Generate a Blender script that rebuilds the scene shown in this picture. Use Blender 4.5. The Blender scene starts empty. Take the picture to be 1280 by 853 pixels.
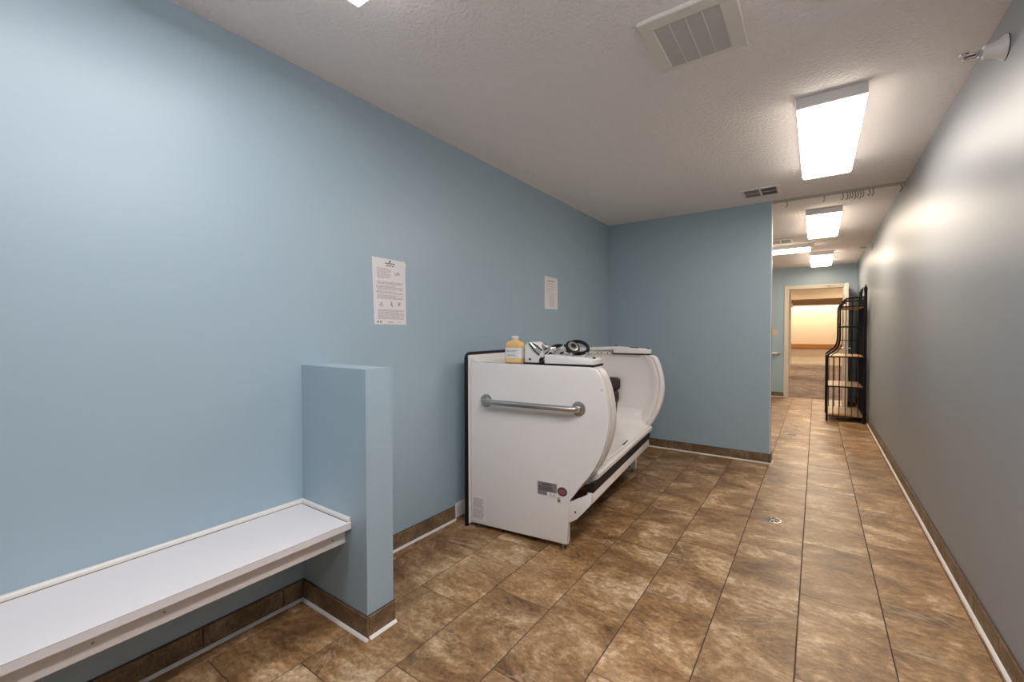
import bpy, bmesh, math, random
from mathutils import Vector, Matrix
random.seed(7)
scene = bpy.context.scene
C = scene.collection
PI = math.pi

# ------------------------------------------------------------------ camera
cam_d = bpy.data.cameras.new('camera')
cam_d.sensor_width = 36.0
cam_d.lens = 542.0083 / 1280 * 36.0
cam_d.clip_start = 0.02
cam = bpy.data.objects.new('camera', cam_d)
C.objects.link(cam)
CAM_X, CAM_H = 1.9589, 1.2398
cam.matrix_world = (Matrix.Translation((CAM_X, 0, CAM_H)) @ Matrix.Rotation(0.6122, 4, 'Z')
                    @ Matrix.Rotation(PI / 2 - 0.0182, 4, 'X') @ Matrix.Rotation(-0.002, 4, 'Z'))
scene.camera = cam

# ------------------------------------------------------------------ world, exposure
w = bpy.data.worlds.new('world')
scene.world = w
w.use_nodes = True
w.node_tree.nodes['Background'].inputs[0].default_value = (0.6, 0.62, 0.65, 1)
w.node_tree.nodes['Background'].inputs[1].default_value = 0.2
vs = scene.view_settings
vs.view_transform = 'Standard'
vs.look = 'None'
vs.exposure = 1.32
vs.gamma = 1.0
vs.use_curve_mapping = False
LAMP = dict(bench=((1.0, 0.98, 0.985), 4.5), near=((1.0, 0.975, 0.975), 11.5), tub=((1.0, 0.905, 0.79), 7.0),
            hall=((1.0, 0.85, 0.68), 7.5), foyer=((1.0, 0.84, 0.64), 22.0))

# ------------------------------------------------------------------ dimensions (metres)
H = 2.4676          # ceiling
W = 2.5418          # right wall
YB = 4.731          # face of the partition behind the tub
XE = 1.6075         # free end of that partition
YF = 9.80           # far wall
YN = -1.6           # wall behind the camera
T = 0.3048          # floor tile width

# ------------------------------------------------------------------ materials
MATS = {}
def sock(n, *names):
    for k in names:
        if k in n.inputs: return n.inputs[k]
def mat(name, col, rough=0.5, metal=0.0, spec=0.5, bump=None, emit=None, trans=0.0, coat=0.0, sub=None):
    m = bpy.data.materials.new(name); m.use_nodes = True
    nt = m.node_tree; b = nt.nodes['Principled BSDF']
    b.inputs['Base Color'].default_value = (*col, 1)
    b.inputs['Roughness'].default_value = rough
    b.inputs['Metallic'].default_value = metal
    b.inputs['Specular IOR Level'].default_value = spec
    b.inputs['Coat Weight'].default_value = coat
    b.inputs['Coat Roughness'].default_value = 0.08
    b.inputs['Transmission Weight'].default_value = trans
    if emit:
        b.inputs['Emission Color'].default_value = (*emit[0], 1)
        b.inputs['Emission Strength'].default_value = emit[1]
    if bump:
        sc, st, dist = bump
        tc = nt.nodes.new('ShaderNodeNewGeometry')
        n = nt.nodes.new('ShaderNodeTexNoise'); n.inputs['Scale'].default_value = sc
        n.inputs['Detail'].default_value = 3
        nt.links.new(tc.outputs['Position'], n.inputs['Vector'])
        bp = nt.nodes.new('ShaderNodeBump'); bp.inputs['Strength'].default_value = st
        bp.inputs['Distance'].default_value = dist
        nt.links.new(n.outputs['Fac'], bp.inputs['Height'])
        nt.links.new(bp.outputs['Normal'], b.inputs['Normal'])
    MATS[name] = m
    return m
def ramp_noise(nt, vec, scale, detail, stops, rough=0.55, distort=0.0):
    n = nt.nodes.new('ShaderNodeTexNoise')
    n.inputs['Scale'].default_value = scale; n.inputs['Detail'].default_value = detail
    n.inputs['Roughness'].default_value = rough; n.inputs['Distortion'].default_value = distort
    nt.links.new(vec, n.inputs['Vector'])
    r = nt.nodes.new('ShaderNodeValToRGB')
    e = r.color_ramp.elements
    while len(e) < len(stops): e.new(0.5)
    for el, (p, c) in zip(e, stops):
        el.position = p; el.color = (*c, 1) if len(c) == 3 else c
    nt.links.new(n.outputs['Fac'], r.inputs['Fac'])
    return n, r
def stone(name, stops, vein, rough=0.32, stretch=(1.0, 2.3, 1.0), scale=3.0, veinscale=2.6):
    m = mat(name, stops[1][1], rough)
    nt = m.node_tree; b = nt.nodes['Principled BSDF']; L = nt.links
    geo = nt.nodes.new('ShaderNodeNewGeometry'); oi = nt.nodes.new('ShaderNodeObjectInfo')
    # every piece is cut from another spot of the stone
    mul = nt.nodes.new('ShaderNodeVectorMath'); mul.operation = 'MULTIPLY_ADD'
    comb = nt.nodes.new('ShaderNodeCombineXYZ')
    k = nt.nodes.new('ShaderNodeMath'); k.operation = 'MULTIPLY'; k.inputs[1].default_value = 37.0
    L.new(oi.outputs['Random'], k.inputs[0])
    for i in range(3): L.new(k.outputs[0], comb.inputs[i])
    L.new(geo.outputs['Position'], mul.inputs[0]); mul.inputs[1].default_value = stretch
    L.new(comb.outputs[0], mul.inputs[2])
    vec = mul.outputs[0]
    n1, r1 = ramp_noise(nt, vec, scale, 12, stops, 0.72, 0.45)
    # fine mottling
    n2, r2 = ramp_noise(nt, vec, scale * 11, 7, [(0.36, (0.52, 0.49, 0.45)), (0.64, (1.38, 1.38, 1.38))], 0.78)
    mx = nt.nodes.new('ShaderNodeMix'); mx.data_type = 'RGBA'; mx.blend_type = 'MULTIPLY'
    mx.inputs['Factor'].default_value = 0.85
    L.new(r1.outputs['Color'], mx.inputs['A']); L.new(r2.outputs['Color'], mx.inputs['B'])
    # pale veins where warped noise crosses one half
    n3 = nt.nodes.new('ShaderNodeTexNoise'); n3.inputs['Scale'].default_value = veinscale
    n3.inputs['Detail'].default_value = 7; n3.inputs['Distortion'].default_value = 1.1
    n3.inputs['Roughness'].default_value = 0.6
    L.new(vec, n3.inputs['Vector'])
    s = nt.nodes.new('ShaderNodeMath'); s.operation = 'SUBTRACT'; s.inputs[1].default_value = 0.5
    a = nt.nodes.new('ShaderNodeMath'); a.operation = 'ABSOLUTE'
    L.new(n3.outputs['Fac'], s.inputs[0]); L.new(s.outputs[0], a.inputs[0])
    mr = nt.nodes.new('ShaderNodeMapRange'); mr.inputs['From Min'].default_value = 0.0
    mr.inputs['From Max'].default_value = 0.014; mr.inputs['To Min'].default_value = 0.42; mr.inputs['To Max'].default_value = 0.0
    L.new(a.outputs[0], mr.inputs['Value'])
    n4, r4 = ramp_noise(nt, vec, 1.9, 3, [(0.45, (0, 0, 0)), (0.62, (1, 1, 1))])
    vm = nt.nodes.new('ShaderNodeMath'); vm.operation = 'MULTIPLY'
    L.new(mr.outputs[0], vm.inputs[0]); L.new(r4.outputs['Color'], vm.inputs[1])
    mv = nt.nodes.new('ShaderNodeMix'); mv.data_type = 'RGBA'
    L.new(vm.outputs[0], mv.inputs['Factor']); L.new(mx.outputs['Result'], mv.inputs['A'])
    mv.inputs['B'].default_value = (*vein, 1)
    # each piece a little lighter or darker
    tv = nt.nodes.new('ShaderNodeMapRange'); tv.inputs['To Min'].default_value = 0.90; tv.inputs['To Max'].default_value = 1.10
    L.new(oi.outputs['Random'], tv.inputs['Value'])
    mt = nt.nodes.new('ShaderNodeMix'); mt.data_type = 'RGBA'; mt.blend_type = 'MULTIPLY'; mt.inputs['Factor'].default_value = 1
    L.new(mv.outputs['Result'], mt.inputs['A']); L.new(tv.outputs[0], mt.inputs['B'])
    L.new(mt.outputs['Result'], b.inputs['Base Color'])
    rr = nt.nodes.new('ShaderNodeMapRange'); rr.inputs['To Min'].default_value = rough - 0.08; rr.inputs['To Max'].default_value = rough + 0.22
    L.new(n2.outputs['Fac'], rr.inputs['Value']); L.new(rr.outputs[0], b.inputs['Roughness'])
    bp = nt.nodes.new('ShaderNodeBump'); bp.inputs['Strength'].default_value = 0.25; bp.inputs['Distance'].default_value = 0.002
    L.new(n2.outputs['Fac'], bp.inputs['Height']); L.new(bp.outputs['Normal'], b.inputs['Normal'])
    return m
def wood(name, c1, c2, rough=0.45):
    m = mat(name, c1, rough); nt = m.node_tree; b = nt.nodes['Principled BSDF']
    geo = nt.nodes.new('ShaderNodeNewGeometry')
    mp = nt.nodes.new('ShaderNodeMapping'); mp.inputs['Scale'].default_value = (14, 1.2, 30)
    nt.links.new(geo.outputs['Position'], mp.inputs['Vector'])
    n, r = ramp_noise(nt, mp.outputs[0], 2.0, 5, [(0.3, c1), (0.7, c2)], 0.6, 0.4)
    nt.links.new(r.outputs['Color'], b.inputs['Base Color'])
    return m

PAINT = (0.385, 0.50, 0.575)
mat('wall_paint', PAINT, 0.36, bump=(220, 0.10, 0.002), spec=0.5)
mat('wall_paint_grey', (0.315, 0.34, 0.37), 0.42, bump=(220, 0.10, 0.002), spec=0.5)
mat('ceiling_texture', (0.945, 0.90, 0.885), 0.9, bump=(58, 0.8, 0.012), spec=0.2)
stone('floor_stone', [(0.33, (0.122, 0.060, 0.024)), (0.45, (0.268, 0.147, 0.064)), (0.54, (0.388, 0.232, 0.110)), (0.66, (0.69, 0.505, 0.325))],
      (0.72, 0.60, 0.46), 0.34, (1.0, 1.5, 1.0), 3.0, 1.7)
stone('base_stone', [(0.30, (0.10, 0.06, 0.03)), (0.48, (0.20, 0.125, 0.068)), (0.60, (0.29, 0.19, 0.11)), (0.76, (0.44, 0.33, 0.22))],
      (0.45, 0.34, 0.23), 0.38, (1.6, 1.6, 1.6), 5.0)
mat('grout', (0.085, 0.06, 0.042), 0.85, bump=(400, 0.3, 0.002))
mat('caulk', (0.80, 0.76, 0.72), 0.42, bump=(60, 0.1, 0.002))
mat('white_laminate', (0.83, 0.79, 0.80), 0.38, bump=(300, 0.03, 0.001))
mat('white_trim', (0.83, 0.80, 0.75), 0.42, bump=(120, 0.05, 0.001))
mat('apron_paint', (0.78, 0.73, 0.70), 0.45, bump=(120, 0.06, 0.001))
mat('seam', (0.19, 0.16, 0.15), 0.7, bump=(300, 0.1, 0.001))
mat('acrylic', (0.86, 0.82, 0.80), 0.16, coat=0.35, bump=(14, 0.02, 0.002))
mat('acrylic_flange', (0.80, 0.74, 0.68), 0.24, coat=0.2, bump=(20, 0.02, 0.002))
mat('rubber', (0.006, 0.0055, 0.006), 0.5, 0.0, 0.3, bump=(200, 0.1, 0.001))
mat('cushion', (0.045, 0.026, 0.026), 0.55, bump=(160, 0.2, 0.002))
mat('steel', (0.58, 0.55, 0.52), 0.26, 1.0, bump=(300, 0.05, 0.0005))
mat('chrome', (0.72, 0.72, 0.73), 0.12, 1.0, bump=(40, 0.01, 0.0005))
mat('zinc', (0.33, 0.31, 0.30), 0.4, 1.0, bump=(200, 0.1, 0.001))
mat('plastic_white', (0.84, 0.81, 0.80), 0.35, bump=(200, 0.04, 0.001))
mat('plastic_vent', (0.82, 0.79, 0.72), 0.45, bump=(200, 0.04, 0.001))
mat('vent_slat', (0.70, 0.665, 0.60), 0.5, bump=(200, 0.04, 0.001))
mat('register_slat', (0.30, 0.275, 0.24), 0.5, bump=(200, 0.04, 0.001))
mat('duct_dark', (0.035, 0.03, 0.027), 0.9, bump=(60, 0.1, 0.001))
mat('almond', (0.63, 0.52, 0.33), 0.4, bump=(200, 0.04, 0.001))
mat('dark_void', (0.16, 0.145, 0.13), 0.9, bump=(60, 0.1, 0.001))
mat('housing', (0.84, 0.82, 0.82), 0.4, bump=(200, 0.03, 0.001))
mat('soap', (0.86, 0.56, 0.22), 0.14, spec=0.5, bump=(20, 0.02, 0.001))
mat('label_paper', (0.84, 0.81, 0.81), 0.55, bump=(200, 0.05, 0.001))
mat('print_blue', (0.30, 0.33, 0.42), 0.6, bump=(200, 0.05, 0.001))
mat('paper', (0.84, 0.80, 0.80), 0.6, bump=(30, 0.08, 0.002))
mat('ink', (0.24, 0.19, 0.20), 0.7, bump=(200, 0.05, 0.001))
mat('ink_pale', (0.44, 0.37, 0.385), 0.7, bump=(200, 0.05, 0.001))
mat('ink_dark', (0.045, 0.04, 0.045), 0.7, bump=(200, 0.05, 0.001))
mat('tag_grey', (0.24, 0.22, 0.23), 0.35, bump=(200, 0.05, 0.001))
mat('seal_red', (0.24, 0.05, 0.05), 0.4, bump=(200, 0.05, 0.001))
mat('iron', (0.004, 0.003, 0.003), 0.5, 0.0, 0.25, bump=(90, 0.1, 0.001))
mat('iron_red', (0.055, 0.017, 0.014), 0.4, 0.3, bump=(90, 0.1, 0.001))
wood('shelf_wood', (0.60, 0.36, 0.15), (0.44, 0.24, 0.085))
wood('rail_wood', (0.44, 0.20, 0.045), (0.33, 0.135, 0.028))
mat('door_frame', (0.74, 0.66, 0.55), 0.42, bump=(120, 0.04, 0.001))
mat('door_paint', (0.72, 0.63, 0.52), 0.4, bump=(120, 0.04, 0.001))
mat('foyer_wall', (0.74, 0.62, 0.47), 0.7, bump=(160, 0.1, 0.001))
mat('foyer_ceiling', (0.66, 0.53, 0.38), 0.8, bump=(120, 0.2, 0.002))
mat('track_metal', (0.50, 0.46, 0.42), 0.45, 0.2, bump=(200, 0.05, 0.001))
mat('hook_metal', (0.10, 0.085, 0.075), 0.4, 0.6, bump=(200, 0.05, 0.001))
for k, (c, s) in LAMP.items():
    mat('lens_' + k, (0.9, 0.9, 0.9), 0.4, emit=(c, s), bump=(400, 0.05, 0.001))
m = mat('carpet', (0.26, 0.20, 0.165), 0.95, spec=0.1)
nt = m.node_tree
geo = nt.nodes.new('ShaderNodeNewGeometry')
mp = nt.nodes.new('ShaderNodeMapping'); mp.inputs['Scale'].default_value = (1.6, 0.9, 1)
nt.links.new(geo.outputs['Position'], mp.inputs['Vector'])
n, r = ramp_noise(nt, mp.outputs[0], 3.2, 8, [(0.35, (0.17, 0.125, 0.105)), (0.65, (0.34, 0.26, 0.215))], 0.75)
nt.links.new(r.outputs['Color'], nt.nodes['Principled BSDF'].inputs['Base Color'])
M = MATS

# ------------------------------------------------------------------ mesh helpers
def box(bm, x0, x1, y0, y1, z0, z1, bev=0.0, seg=1):
    vs_ = [bm.verts.new((x, y, z)) for z in (z0, z1) for y in (y0, y1) for x in (x0, x1)]
    fs = [bm.faces.new([vs_[i] for i in q]) for q in
          ((0, 2, 3, 1), (4, 5, 7, 6), (0, 1, 5, 4), (2, 6, 7, 3), (0, 4, 6, 2), (1, 3, 7, 5))]
    if bev > 0:
        es = list({e for f in fs for e in f.edges})
        bmesh.ops.bevel(bm, geom=es, offset=bev, segments=seg, profile=0.5, affect='EDGES')
    return bm
def tube(bm, pts, r, n=10, cap=True, closed=False):
    pts = [Vector(p) for p in pts]; rings = []
    rr = r if isinstance(r, (list, tuple)) else [r] * len(pts)
    prev = None
    N = len(pts)
    for i, p in enumerate(pts):
        if closed: t = pts[(i + 1) % N] - pts[i - 1]
        else: t = pts[min(i + 1, N - 1)] - pts[max(i - 1, 0)]
        t.normalize()
        if prev is None:
            a = Vector((0, 0, 1)) if abs(t.z) < 0.9 else Vector((1, 0, 0))
            u = t.cross(a).normalized()
        else:
            u = (prev - t * prev.dot(t)).normalized()
        prev = u; v = t.cross(u)
        rings.append([bm.verts.new(p + (u * math.cos(2 * PI * k / n) + v * math.sin(2 * PI * k / n)) * rr[i]) for k in range(n)])
    for i in range(N if closed else N - 1):
        a, b = rings[i], rings[(i + 1) % N]
        for k in range(n):
            bm.faces.new((a[k], a[(k + 1) % n], b[(k + 1) % n], b[k]))
    if cap and not closed:
        bm.faces.new(rings[0][::-1]); bm.faces.new(rings[-1])
    return bm
def lathe(bm, prof, origin, axis, n=20):
    """prof: (distance along axis, radius)"""
    origin = Vector(origin); axis = Vector(axis).normalized()
    a = Vector((0, 0, 1)) if abs(axis.z) < 0.9 else Vector((1, 0, 0))
    u = axis.cross(a).normalized(); v = axis.cross(u)
    rings = []
    for d, r in prof:
        rings.append([bm.verts.new(origin + axis * d + (u * math.cos(2 * PI * k / n) + v * math.sin(2 * PI * k / n)) * max(r, 1e-4)) for k in range(n)])
    for a_, b_ in zip(rings, rings[1:]):
        for k in range(n): bm.faces.new((a_[k], a_[(k + 1) % n], b_[(k + 1) % n], b_[k]))
    bm.faces.new(rings[0][::-1]); bm.faces.new(rings[-1])
    return bm
def prism(bm, poly, l0, l1, place, bev=0.0, seg=2):
    """poly: (u,z) outline; place(u,l,z)->xyz"""
    a = [bm.verts.new(place(u, l0, z)) for u, z in poly]
    b = [bm.verts.new(place(u, l1, z)) for u, z in poly]
    f0 = bm.faces.new(a); f1 = bm.faces.new(b[::-1])
    n = len(poly)
    for i in range(n):
        bm.faces.new((a[i], b[i], b[(i + 1) % n], a[(i + 1) % n]))
    if bev > 0:
        es = list(set(f0.edges) | set(f1.edges))
        bmesh.ops.bevel(bm, geom=es, offset=bev, segments=seg, profile=0.5, affect='EDGES')
    return bm
def new(): return bmesh.new()
def obj(name, bm, mt, parent=None, smooth=False, angle=40):
    bmesh.ops.recalc_face_normals(bm, faces=bm.faces)
    me = bpy.data.meshes.new(name)
    if smooth:
        lim = math.radians(angle)
        for f in bm.faces: f.smooth = True
        for e in bm.edges:
            if len(e.link_faces) == 2 and e.calc_face_angle(0) > lim: e.smooth = False
    bm.to_mesh(me); bm.free()
    me.materials.append(M[mt])
    o = bpy.data.objects.new(name, me); C.objects.link(o)
    if parent is not None:
        o.parent = parent
        o.matrix_parent_inverse = parent.matrix_basis.inverted()
    return o
def link_copy(src, name, parent, loc):
    o = bpy.data.objects.new(name, src.data); C.objects.link(o)
    o.location = loc
    if parent is not None:
        o.parent = parent; o.matrix_parent_inverse = parent.matrix_basis.inverted()
    return o
def thing(name, label, cat, loc=(0, 0, 0), group=None):
    o = bpy.data.objects.new(name, None); C.objects.link(o)
    o.empty_display_size = 0.1; o.location = loc
    return tag(o, label, cat, group)
def tag(o, label, cat, group=None):
    o['label'] = label; o['category'] = cat
    if group: o['group'] = group
    return o
def struct(o, label=None, cat=None):
    o['kind'] = 'structure'
    if label: o['label'] = label
    if cat: o['category'] = cat
    return o
def sbox(name, mt, label, cat, *boxes):
    bm = new()
    for b in boxes: box(bm, *b)
    return struct(obj(name, bm, mt), label, cat)

# ------------------------------------------------------------------ room shell
floor = sbox('floor', 'grout', 'brown stone-look tile floor with dark grout running down the hall', 'floor',
             (0, W, YN, YF + 0.06, -0.10, -0.0025))
sbox('wall_left', 'wall_paint', 'long blue painted wall behind the bench and the tub', 'wall', (-0.12, 0, YN - 0.1, YF + 0.12, -0.1, H + 0.1))
sbox('wall_right', 'wall_paint_grey', 'long satin grey-blue wall running past the black rack', 'wall', (W, W + 0.12, YN - 0.1, YF + 0.12, -0.1, H + 0.1))
sbox('wall_back', 'wall_paint', 'blue partition wall standing behind the tub', 'wall', (0, XE, YB, YB + 0.115, 0, H))
sbox('wall_near', 'wall_paint', 'blue end wall facing the far doorway', 'wall', (0, W, YN - 0.1, YN, -0.1, H + 0.1))
DX0, DX1, DZ = 1.49, 2.375, 2.085
sbox('wall_far', 'wall_paint', 'pale blue end wall around the open doorway', 'wall',
     (0, DX0, YF, YF + 0.12, -0.1, H + 0.1), (DX1, W, YF, YF + 0.12, -0.1, H + 0.1), (DX0, DX1, YF, YF + 0.12, DZ, H + 0.1))
sbox('ceiling', 'ceiling_texture', 'off-white textured ceiling with flush fluorescent lights', 'ceiling', (0, W, YN, YF, H, H + 0.1))
XH, YH, YH2, ZH = 0.477, 1.085, 1.217, 1.0945
sbox('wall_half', 'wall_paint', 'short blue half wall at the end of the white bench', 'wall', (0, XH, YH, YH2, 0, ZH))

# floor tiles, 12 x 24 inch, each course shifted by about a third
cache = {}
TL = 0.6096
for k in range(-7, 3):
    x0 = max(1.9041 + k * T, 0.0); x1 = min(1.9041 + (k + 1) * T, W)
    if x1 - x0 < 0.02: continue
    yo = 2.449 + 0.196 * k
    j = math.floor((YN - yo) / TL)
    while yo + j * TL < YF + 0.05:
        y0 = max(yo + j * TL, YN); y1 = min(yo + (j + 1) * TL, YF + 0.05); j += 1
        if y1 - y0 < 0.02: continue
        key = (round(x1 - x0, 3), round(y1 - y0, 3))
        if key not in cache:
            bm = new(); hx, hy = (x1 - x0) / 2 - 0.0022, (y1 - y0) / 2 - 0.0015
            box(bm, -hx, hx, -hy, hy, -0.008, 0.0, 0.0012)
            o = obj('floor_tile', bm, 'floor_stone', floor); cache[key] = o
            o.location = ((x0 + x1) / 2, (y0 + y1) / 2, 0)
        else:
            link_copy(cache[key], 'floor_tile', floor, ((x0 + x1) / 2, (y0 + y1) / 2, 0))

# tiled baseboards: tiles 0.31 m long, a caulk bead along the foot
BH, BT = 0.090, 0.010
def baseboard(name, label, fixed_axis, face, sign, a0, a1, first, mitre=0.0):
    """fixed_axis 0: wall plane x=face, runs in y; 1: plane y=face, runs in x; sign: outward direction"""
    root = bpy.data.objects.new(name, None); C.objects.link(root); struct(root, label, 'baseboard')
    edges = [a0]
    t = first
    while t > a0 + 0.312: t -= 0.312
    while t < a1 - 0.01:
        if t > a0 + 0.01: edges.append(t)
        t += 0.312
    edges.append(a1)
    f0, f1 = sorted((face, face + sign * BT))
    for p, q in zip(edges, edges[1:]):
        bm = new(); g = 0.0012
        p_, q_ = p + (g if p != a0 else 0), q - (g if q != a1 else 0)
        if fixed_axis == 0: box(bm, f0, f1, p_, q_, 0.001, BH, 0.002)
        else: box(bm, p_, q_, f0, f1, 0.001, BH, 0.002)
        obj('baseboard_tile', bm, 'base_stone', root)
    bm = new(); r = 0.011
    prof = [(0, 0.0003), (r, 0.0003), (r * 0.8, r * 0.45), (r * 0.45, r * 0.8), (0, r)]
    e = r if mitre else 0
    if fixed_axis == 0:
        prism(bm, prof, a0 - (e if mitre in (1, 3) else 0), a1 + (e if mitre in (2, 3) else 0), lambda u, l, z: (face + sign * (BT + u), l, z))
    else:
        prism(bm, prof, a0 - (e if mitre in (1, 3) else 0), a1 + (e if mitre in (2, 3) else 0), lambda u, l, z: (l, face + sign * (BT + u), z))
    obj('caulk_bead', bm, 'caulk', root, True)
    # dark joint between tile top and paint
    bm = new()
    if fixed_axis == 0: box(bm, min(face, face + sign * 0.006), max(face, face + sign * 0.006), a0, a1, BH, BH + 0.003)
    else: box(bm, a0, a1, min(face, face + sign * 0.006), max(face, face + sign * 0.006), BH, BH + 0.003)
    obj('grout_line', bm, 'grout', root)
baseboard('baseboard_bench', 'brown tile baseboard under the white bench', 0, 0.0, 1, YN, YH - BT, 0.674)
baseboard('baseboard_left', 'brown tile baseboard between the half wall and the tub', 0, 0.0, 1, YH2, 2.12, 1.91)
baseboard('baseboard_tub', 'brown tile baseboard along the wall behind the tub', 0, 0.0, 1, 2.222, YB - BT, 2.53)
baseboard('baseboard_half_wall', 'brown tile baseboard around the foot of the half wall', 1, YH, -1, 0.0, XH + BT, 0.335, 2)
baseboard('baseboard_half_wall_end', 'brown tile baseboard on the end of the half wall', 0, XH, 1, YH, YH2 + 0.004, 5.0)
baseboard('baseboard_back', 'brown tile baseboard along the partition behind the tub', 1, YB, -1, 0.0, XE + BT, 0.652, 2)
baseboard('baseboard_back_end', 'brown tile baseboard on the free end of the partition', 0, XE, 1, YB, YB + 0.115, 9.0)
baseboard('baseboard_right', 'brown tile baseboard along the satin right wall', 0, W, -1, YN, YF, 2.687)
baseboard('baseboard_far', 'brown tile baseboard beside the far doorway', 1, YF, -1, 0.0, DX0 - 0.04, 0.8)

# white bead down the free end of the partition
bm = new(); tube(bm, [(XE, YB + 0.002, BH), (XE, YB + 0.002, H)], 0.004, 8)
struct(obj('trim_1', bm, 'white_trim', None, True), 'thin pale corner bead on the partition edge', 'trim')

# doorway in the far wall: cased frame and an open leaf
fr = bpy.data.objects.new('trim_2', None); C.objects.link(fr)
struct(fr, 'cream cased frame of the far doorway', 'door frame')
for nm, b in (('jamb', (DX0, DX0 + 0.03, YF - 0.012, YF + 0.13, 0, DZ)), ('jamb', (DX1 - 0.03, DX1, YF - 0.012, YF + 0.13, 0, DZ)),
              ('head', (DX0 + 0.03, DX1 - 0.03, YF - 0.012, YF + 0.13, DZ - 0.03, DZ)),
              ('casing', (DX0 - 0.04, DX0, YF - 0.018, YF, 0, DZ + 0.04)), ('casing', (DX1, DX1 + 0.04, YF - 0.018, YF, 0, DZ + 0.04)),
              ('casing', (DX0, DX1, YF - 0.018, YF, DZ, DZ + 0.04))):
    bm = new(); box(bm, *b, 0.003); obj(nm, bm, 'door_frame', fr)
door = bpy.data.objects.new('door_1', None); C.objects.link(door)
door.location = (DX1 - 0.032, YF - 0.02, 0.012)
struct(door, 'cream door standing open toward the satin wall behind the rack', 'door')
bm = new(); box(bm, DX1 - 0.035, DX1 + 0.008, YF - 0.86, YF - 0.02, 0.012, DZ - 0.04, 0.002); obj('door_leaf', bm, 'door_paint', door)
for sx in (-1, 1):
    xx = DX1 - 0.035 if sx < 0 else DX1 + 0.008
    bm = new(); lathe(bm, [(0, 0.026), (0.008, 0.026), (0.010, 0.012), (0.04, 0.010)], (xx, YF - 0.80, 0.98), (sx, 0, 0), 14)
    tube(bm, [(xx + sx * 0.042, YF - 0.80, 0.98), (xx + sx * 0.045, YF - 0.74, 0.98), (xx + sx * 0.045, YF - 0.69, 0.98)], 0.008, 8)
    obj('lever_handle', bm, 'chrome', door, True)
bm = new(); box(bm, DX1 + 0.008, DX1 + 0.055, YF - 0.30, YF - 0.05, DZ - 0.10, DZ - 0.04, 0.006); obj('door_closer', bm, 'zinc', door)
bm = new(); tube(bm, [(DX1 - 0.02, YF - 0.22, DZ - 0.025), (DX1 - 0.15, YF - 0.30, DZ - 0.02), (DX1 - 0.26, YF - 0.03, DZ + 0.01)], 0.009, 6)
obj('closer_arm', bm, 'door_frame', door)

# ------------------------------------------------------------------ foyer beyond the door
YE = 20.2
sbox('floor_foyer', 'carpet', 'mottled brown carpet beyond the doorway', 'carpet', (-2.5, 6.5, YF + 0.06, YE, -0.10, -0.003))
sbox('wall_foyer_far', 'foyer_wall', 'warm cream far wall seen through the doorway', 'wall', (-2.5, 6.5, YE, YE + 0.1, -0.1, 2.8))
sbox('wall_foyer_left', 'foyer_wall', 'cream side wall of the lobby left of the doorway', 'wall', (-2.6, -2.5, YF + 0.12, YE, -0.1, 2.8))
sbox('wall_foyer_right', 'foyer_wall', 'cream side wall of the lobby right of the doorway', 'wall', (6.5, 6.6, YF + 0.12, YE, -0.1, 2.8))
sbox('wall_foyer_near', 'foyer_wall', 'lobby side of the wall around the doorway', 'wall',
     (-2.5, 0, YF + 0.12, YF + 0.16, -0.1, 2.8), (0, DX0 - 0.002, YF + 0.121, YF + 0.16, -0.003, 2.8), (DX1 + 0.002, 6.5, YF + 0.121, YF + 0.16, -0.003, 2.8), (DX0 - 0.002, DX1 + 0.002, YF + 0.121, YF + 0.16, DZ + 0.002, 2.8))
sbox('ceiling_foyer', 'foyer_ceiling', 'warm cream lobby ceiling', 'ceiling', (-2.5, 6.5, YF + 0.16, YE, 2.7, 2.8))
sbox('trim_3', 'foyer_ceiling', 'cream dropped beam crossing the lobby ceiling', 'beam', (-2.5, 6.5, 17.6, 18.0, 2.36, 2.7))
sbox('trim_4', 'foyer_ceiling', 'cream dropped soffit above the lobby handrail wall', 'beam', (-2.5, 6.5, 19.2, 19.5, 2.235, 2.7))
sbox('trim_5', 'foyer_ceiling', 'shallow beam near the doorway on the lobby ceiling', 'beam', (-2.5, 6.5, 14.2, 14.5, 2.52, 2.7))
bm = new(); box(bm, -2.5, 6.5, YE - 0.02, YE, 0, 0.10, 0.004)
struct(obj('baseboard_foyer', bm, 'door_frame'), 'pale baseboard at the foot of the lobby far wall', 'baseboard')
# column with a capital just inside the left jamb
bm = new(); box(bm, 1.10, 1.36, 14.6, 14.86, 0, 2.7)
cl = struct(obj('trim_6', bm, 'foyer_wall'), 'cream lobby column with a small capital', 'column')
bm = new(); box(bm, 1.05, 1.41, 14.55, 14.91, 1.96, 2.0, 0.01); box(bm, 1.075, 1.385, 14.575, 14.885, 2.0, 2.07, 0.01)
obj('capital', bm, 'door_frame', cl)
hr = thing('handrail', 'honey wood handrail along the cream lobby wall', 'handrail', (1.7, YE - 0.06, 0.62))
bm = new(); box(bm, -1.5, 5.5, YE - 0.09, YE - 0.045, 0.63, 0.80, 0.012, 2); obj('rail', bm, 'rail_wood', hr)
for x in (-1.0, 0.2, 1.4, 2.6, 3.8, 5.0):
    bm = new(); box(bm, x - 0.02, x + 0.02, YE - 0.05, YE, 0.67, 0.75, 0.004); obj('bracket', bm, 'zinc', hr)

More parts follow.
